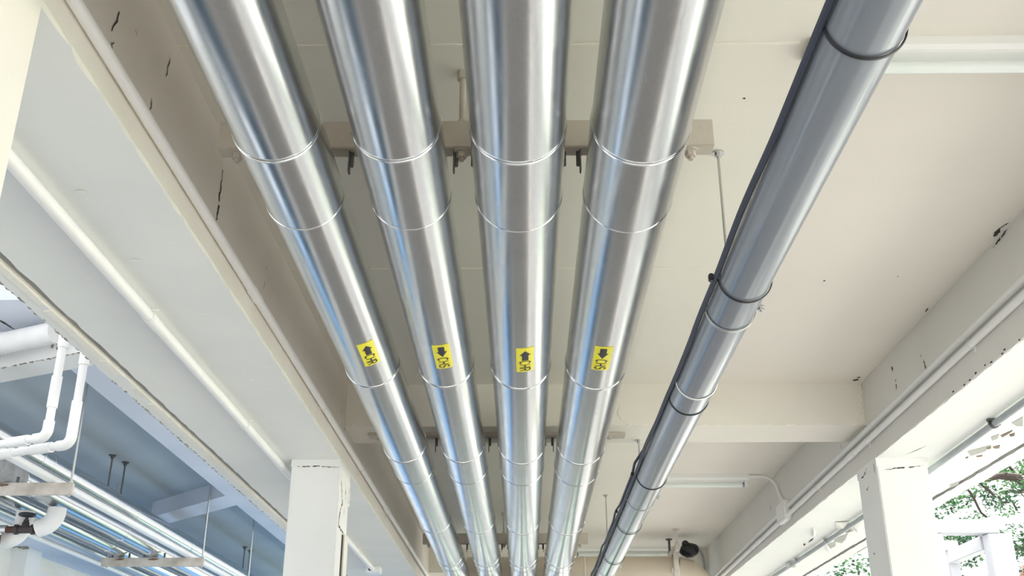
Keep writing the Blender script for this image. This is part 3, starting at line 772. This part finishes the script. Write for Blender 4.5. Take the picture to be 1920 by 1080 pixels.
t = thing('water_pipe', (-4.0, 7.3, 3.64), 'thin white plastic pipe lying on bracket ends below the bright silver pipe', 'pipe')
b = MB(); b.tube([(-4.0, 6.5, 0), (-4.0, 6.5, 3.5), (-4.0, 6.54, 3.6), (-4.0, 6.64, 3.642)] + [(-4.0, 7.3 + 17.7 * k / 40, 3.642) for k in range(41)], .038, 24); b.build('pipe_length', M['white_pvc'], t)

def trapeze(y, label, x0=-5.017, x1=-3.80):
    t = thing('trapeze_bracket', ((x0 + x1) / 2, y, 3.5), label, 'pipe bracket', 'trapeze brackets of the neighbouring pipes')
    b = MB(); b.bbox(x0, x1, y, y + .05, 3.503, 3.604, .003)
    for X, w in ((-4.40, .11), (-4.80, .09)):
        b.ellipsoid((X, y - .001, 3.585), w * .5, .002, .012, 10, 6, 1, .3)
    b.build('channel', [M['channel_pale'], M['rust']], t)
    for x in (x1 - .04, x0 + .05):
        b = MB(); b.tube([(x + .015, y + .025, 3.49), (x + .015, y + .025, ZNC + .001)], .010, 12); b.hexnut((x + .015, y + .025, 3.604), .018, .014); b.build('hanger_rod', M['galv'], t)
    for x in (-4.28, -4.52, -4.70, -4.90):
        b = MB(); b.bbox(x - .012, x + .012, y + .02, y + .03, 3.60, 3.66, .002); b.build('saddle', M['dark_steel'], t)
trapeze(8.80, 'nearer white bracket with rust streaks carrying the neighbouring pipes, above the white elbows')
trapeze(12.76, 'farther pale bracket carrying the neighbouring pipes, low beside the white column')
def pair_rod(x, y, z0, label):
    t = thing('hanger_rod', (x, y, z0), label, 'hanger rod', 'rods hanging the bright silver pipe')
    b = MB(); b.tube([(x, y, z0), (x, y, ZNC - .001)], .010, 10); b.build('rod', M['dark_steel'], t)
    b = MB(); b.disc((x, y, ZNC - .012), .04, .012, 16); b.hexnut((x, y, ZNC - .04), .022, .03); b.build('ceiling_nut', M['dark_steel'], t)
pair_rod(-4.53, 11.40, 4.05, 'first dark rod of the nearer pair above the bright silver pipe')
pair_rod(-4.50, 11.72, 4.05, 'second dark rod of the nearer pair above the bright silver pipe')
pair_rod(-4.53, 17.38, 4.05, 'first dark rod of the distant pair above the bright silver pipe')
pair_rod(-4.53, 17.74, 4.05, 'second dark rod of the distant pair above the bright silver pipe')
b = MB(); b.tube([(-3.80, 14.92, 3.3), (-3.80, 14.92, ZNC + .001)], .011, 10)
tag(b.build('hanger_rod', M['galv']), 'long pale rod nearest the white column, hanging beside the neighbouring beam', 'hanger rod')

# white plastic riser pair with elbows to the left
def riser(x, y, zb, R, label, zc):
    t = thing('riser_pipe', (x, y, zb), label, 'pipe', 'white plastic risers outside the left soffit')
    d = Vector((-.907, .42, 0)); rb = .045
    P0 = Vector((x, y, zb))
    b = MB(); b.tube([(x, y, 4.5), (x, y, 3.8), (x, y, zb + rb)], R, 24); b.build('pipe_length', M['white_pvc'], t)
    pts = []
    for k in range(9):
        a = PI / 2 * k / 8
        pts.append(P0 + Vector((0, 0, rb)) * 1 + Vector((0, 0, -rb)) * math.sin(a) + d * rb * (1 - math.cos(a)))
    pts = [P0 + Vector((0, 0, rb + .04))] + pts + [P0 + d * (rb + .04)]
    b = MB(); b.tube(pts, R + .006, 24); b.build('elbow', M['white_pvc'], t)
    b = MB(); b.tube([P0 + d * rb, P0 + d * 1.6], R, 24); b.build('branch_pipe', M['white_pvc'], t)
    for z in zc:
        b = MB(); b.tube([(x, y, z - .085), (x, y, z + .085)], R + .0055, 24); b.build('coupling', M['white_pvc'], t)
    for u in (.20, .48):
        b = MB(); b.tube([P0 + d * (u - .07), P0 + d * (u + .07)], R + .006, 24); b.build('coupling', M['white_pvc'], t)
riser(-2.44, 5.25, 3.03, .0215, 'white plastic riser with elbow at its foot, farther from the left soffit', (3.27, 3.60))
riser(-2.335, 5.30, 3.005, .0215, 'white plastic riser with elbow at its foot, tucked against the left soffit edge', (3.15, 3.52))

# insulated white elbows
def drop_elbow(x, zt, zb, y, label, endx, R=.083):
    t = thing('insulated_elbow', (x, y, zt), label, 'pipe elbow', 'white wrapped elbows under the nearer bracket')
    b = MB(); b.tube([(x, y, zt + .012), (x, y, zt - .05)], [R * .55, R * .75], 28); b.build('neck', M['insul_grey'], t)
    pts = [(x, y, zt), (x, y, zb + .16)]; rr = .15
    for k in range(1, 9):
        a = PI / 2 * k / 8 * .9; pts.append((x - rr * (1 - math.cos(a)), y, zb + .15 - rr * math.sin(a)))
    pts.append((endx, y, zb - .01))
    b = MB(); b.tube(pts, R, 32); b.build('wrapped_bend', M['insul_white'], t)
drop_elbow(-4.335, 3.59, 3.41, 9.8, 'white wrapped elbow right of the dark valve under the nearer bracket', -4.49)
drop_elbow(-4.695, 3.59, 3.33, 9.95, 'white wrapped elbow behind the dark valve at the photo edge', -4.86)
t = thing('gate_valve', (-4.605, 9.8, 3.39), 'dark iron valve with round handwheel on a rusty pipe', 'valve')
b = MB(); b.tube([(-4.69, 9.8, 3.395), (-4.66, 9.8, 3.395), (-4.66, 9.8, 3.395), (-4.56, 9.8, 3.395), (-4.53, 9.8, 3.395)], [.042, .042, .035, .035, .042], 20); b.tube([(-4.605, 9.8, 3.39), (-4.605, 9.8, 3.455), (-4.605, 9.8, 3.47)], [.036, .032, .02], 18)
b.tube([(-4.70, 9.8, 3.395), (-4.67, 9.8, 3.395)], .047, 6); b.tube([(-4.545, 9.8, 3.395), (-4.515, 9.8, 3.395)], .047, 6); b.build('body', M['iron'], t)
b = MB(); b.tube([(-4.605, 9.8, 3.46), (-4.605, 9.8, 3.54)], .014, 14); b.hexnut((-4.605, 9.8, 3.465), .026, .02); b.build('stem', M['iron'], t)
b = MB(); b.ring((-4.605, 9.8, 3.53), (0, 0, 1), .066, .013, 32, 10)
for k in range(4): b.tube([(-4.605, 9.8, 3.53), (-4.605 + .062 * math.cos(k * PI / 2 + .4), 9.8 + .062 * math.sin(k * PI / 2 + .4), 3.53)], .008, 8)
b.disc((-4.605, 9.8, 3.52), .02, .024, 14); b.build('handwheel', M['handwheel'], t)
t = thing('rusty_pipe', (-4.83, 9.8, 0), 'rusty brown pipe leading left from the valve and down', 'pipe')
b = MB(); b.tube([(-4.47, 9.8, 3.395), (-4.78, 9.8, 3.395)], .030, 20); b.build('branch_pipe', M['rust_pipe'], t)
b = MB(); b.tube([(-4.77, 9.8, 3.395), (-4.83, 9.8, 3.395), (-4.845, 9.8, 3.38), (-4.85, 9.8, 3.35)], .042, 20); b.build('elbow', M['galv'], t)
b = MB(); b.tube([(-4.85, 9.8, 3.36), (-4.85, 9.8, 0)], .036, 20); b.build('down_pipe', M['rust_pipe'], t)

# ------------------------------------------------------------------ outside at right
t = thing('canopy_frame', (3.7, 9.0, 0), 'white steel canopy frame standing outside past the right column', 'canopy frame')
for x, w, y in ((3.96, .10, 8.96), (3.42, .07, 8.96), (3.90, .05, 9.86), (3.42, .05, 9.86)):
    b = MB(); b.bbox(x - w, x + w, y, y + .13, 0, 3.195, .006); b.build('post', M['steel_white'], t)
for x in (3.89, 3.42):
    b = MB(); b.bbox(x - .045, x + .045, 9.095, 9.855, 3.08, 3.195, .004); b.build('side_rail', M['steel_white'], t)
b = MB(); b.bbox(3.35, 3.96, 8.95, 9.10, 3.197, 3.31, .006); b.build('front_rail', M['steel_white'], t)
b = MB(); b.bbox(3.35, 3.96, 9.855, 9.99, 3.197, 3.29, .006); b.build('back_rail', M['steel_white'], t)

t = thing('house', (14, 24, 0), 'pink tiled roof of a house among the trees at the right edge', 'house')
b = MB(); b.box(10.6, 20, 22.4, 28, 0, 4.32); b.build('wall', M['white_wall'], t, smooth=False)
b = MB()
for k in range(9):     # tile courses
    z0 = 4.40 + .16 * k; y0 = 22.0 + .33 * k
    xa = 9.95 + .22 * k; b.box(xa, 20.5 - .22 * k, y0, y0 + .40, z0 - .12, z0 + .05 + .03)
b.build('roof', M['roof_tile'], t, smooth=False)

def make_tree(name, base, limbs, leaves, label, seed, lsize):
    rnd = random.Random(seed)
    t = thing(name, base, label, 'tree', 'trees outside on the right')
    b = MB()
    for pts, r0, r1 in limbs:
        n = len(pts); b.tube(pts, [r0 + (r1 - r0) * i / (n - 1) for i in range(n)], 10)
    b.build('trunk', M['bark'], t)
    b = MB()
    for (cx, cy, cz), (rx, ry, rz), n in leaves:
        for i in range(n):
            while True:
                p = Vector((rnd.uniform(-1, 1), rnd.uniform(-1, 1), rnd.uniform(-1, 1)))
                if p.length < 1: break
            c = Vector((cx + p.x * rx, cy + p.y * ry, cz + p.z * rz))
            s = lsize * rnd.uniform(.6, 1.3)
            d = Vector((rnd.uniform(-1, 1), rnd.uniform(-1, 1), rnd.uniform(-.7, .3))).normalized(); sd = d.cross(Vector((rnd.uniform(-.5, .5), rnd.uniform(-.5, .5), 1))).normalized(); up = d.cross(sd)
            b.add([c, c + d * s * .45 + sd * s * .28 + up * s * .06, c + d * s, c + d * s * .45 - sd * s * .28 + up * s * .06], [(0, 1, 2), (0, 2, 3)])
    b.build('foliage', M['leaf'], t, smooth=False)

R_ = random.Random(3)
limbs = [([(11.2, 15.6, 0), (11.1, 15.5, 2.2), (10.7, 15.3, 3.7), (9.6, 15.1, 4.6), (8.4, 15.0, 5.0), (7.9, 15, 4.95)], .26, .11),
         ([(8.4, 15, 5.0), (7.5, 15, 4.93), (7.08, 15.0, 4.95), (7.03, 15.0, 5.05), (6.87, 15.0, 5.07), (6.74, 15.0, 5.07), (6.58, 15.0, 5.02), (6.2, 15, 5.15)], .10, .022),
         ([(7.08, 15.0, 4.99), (6.9, 15.1, 5.35), (6.46, 15.0, 4.97), (6.56, 15.0, 4.89), (6.64, 15.0, 4.8), (6.67, 15.0, 4.78)], .03, .018),
         ([(6.58, 15, 5.02), (6.2, 15.0, 5.0), (6.32, 15.0, 4.83), (6.36, 15.0, 4.73), (6.39, 15.0, 4.63), (6.42, 15.0, 4.55), (6.49, 15.0, 4.49)], .02, .014),
         ([(7.6, 15.0, 4.92), (7.08, 15.0, 4.86), (6.98, 15.0, 4.84), (6.88, 15.0, 4.86), (6.73, 15.0, 4.83), (6.71, 15.0, 4.78), (6.73, 15.0, 4.7), (6.82, 15.0, 4.7), (6.88, 15.0, 4.72), (6.93, 15.0, 4.58)], .03, .012),
         ([(6.82, 15.0, 4.84), (6.82, 15.0, 4.75), (6.88, 15.0, 4.71)], .018, .012),
         ([(6.89, 15.0, 5.03), (6.99, 15.0, 4.87), (7.06, 15.0, 4.78), (7.3, 15, 4.6)], .008, .006),
         ([(9.6, 15.1, 4.6), (8.6, 15.4, 4.3), (7.6, 15.6, 4.2), (6.4, 15.7, 4.1), (5.9, 15.7, 4.05)], .06, .01),
         ([(11, 15.4, 3.0), (9.4, 15.6, 3.5), (7.8, 15.8, 3.75), (6.3, 15.8, 3.7)], .06, .01)]
cl = []
for i in range(150):
    x = R_.uniform(5.3, 8.6); z = R_.uniform(3.5, 5.7)
    cl.append(((x, R_.uniform(14.2, 17.0), z), (.19, .25, .12), 70))
for i in range(40):
    cl.append(((R_.uniform(8.6, 12.5), R_.uniform(13.5, 17.5), R_.uniform(4.4, 6.8)), (.5, .5, .3), 40))
make_tree('tree', (11.2, 15.6, 0), limbs, cl, 'leafy tree with dark winding branches beside the white canopy frame', 11, .075)
limbs = [([(5.6, 17.5, 0), (5.5, 17.5, 2.0), (5.1, 17.4, 3.2), (4.9, 17.4, 4.0)], .12, .03), ([(5.3, 17.4, 2.8), (5.8, 17.4, 3.6), (6.0, 17.4, 4.0)], .05, .02)]
cl = [((R_.uniform(4.55, 5.5), R_.uniform(17.0, 17.9), R_.uniform(3.3, 4.45)), (.2, .25, .14), 34) for i in range(34)]
make_tree('tree', (5.6, 17.5, 0), limbs, cl, 'small dark green tree seen in the gap left of the right column', 12, .10)

# ------------------------------------------------------------------ light
w = bpy.data.worlds.new('World'); scene.world = w; w.use_nodes = True
nt = w.node_tree; bg = nt.nodes['Background']
bg.inputs['Color'].default_value = (0.95, 0.975, 1.0, 1)
bg.inputs['Strength'].default_value = 1.05
sun = bpy.data.lights.new('sun', 'SUN'); sun.energy = 15.0; sun.angle = math.radians(2.0); sun.color = (1.0, 0.97, 0.93)
so = bpy.data.objects.new('sun', sun); COL.objects.link(so)
so.rotation_euler = Vector((-.40, -.10, -.95)).to_track_quat('-Z', 'Y').to_euler()

# ------------------------------------------------------------------ camera
cam = bpy.data.cameras.new('camera'); co = bpy.data.objects.new('camera', cam); COL.objects.link(co)
F = 1986.0
cam.sensor_width = 36.0; cam.lens = F / 1920.0 * 36.0; cam.clip_start = .02; cam.clip_end = 300
p = math.atan(850 / F); psi = math.atan(25 / F * math.cos(p))
fw = Vector((-math.sin(psi) * math.cos(p), math.cos(psi) * math.cos(p), math.sin(p)))
co.location = (0, 0, 1.6); co.rotation_euler = fw.to_track_quat('-Z', 'Y').to_euler()
scene.camera = co

scene.view_settings.view_transform = 'Standard'; scene.view_settings.look = 'None'
scene.view_settings.exposure = 0.52; scene.view_settings.gamma = 1.0; scene.view_settings.use_curve_mapping = False
scene.cycles.max_bounces = 14; scene.cycles.diffuse_bounces = 8; scene.cycles.glossy_bounces = 6
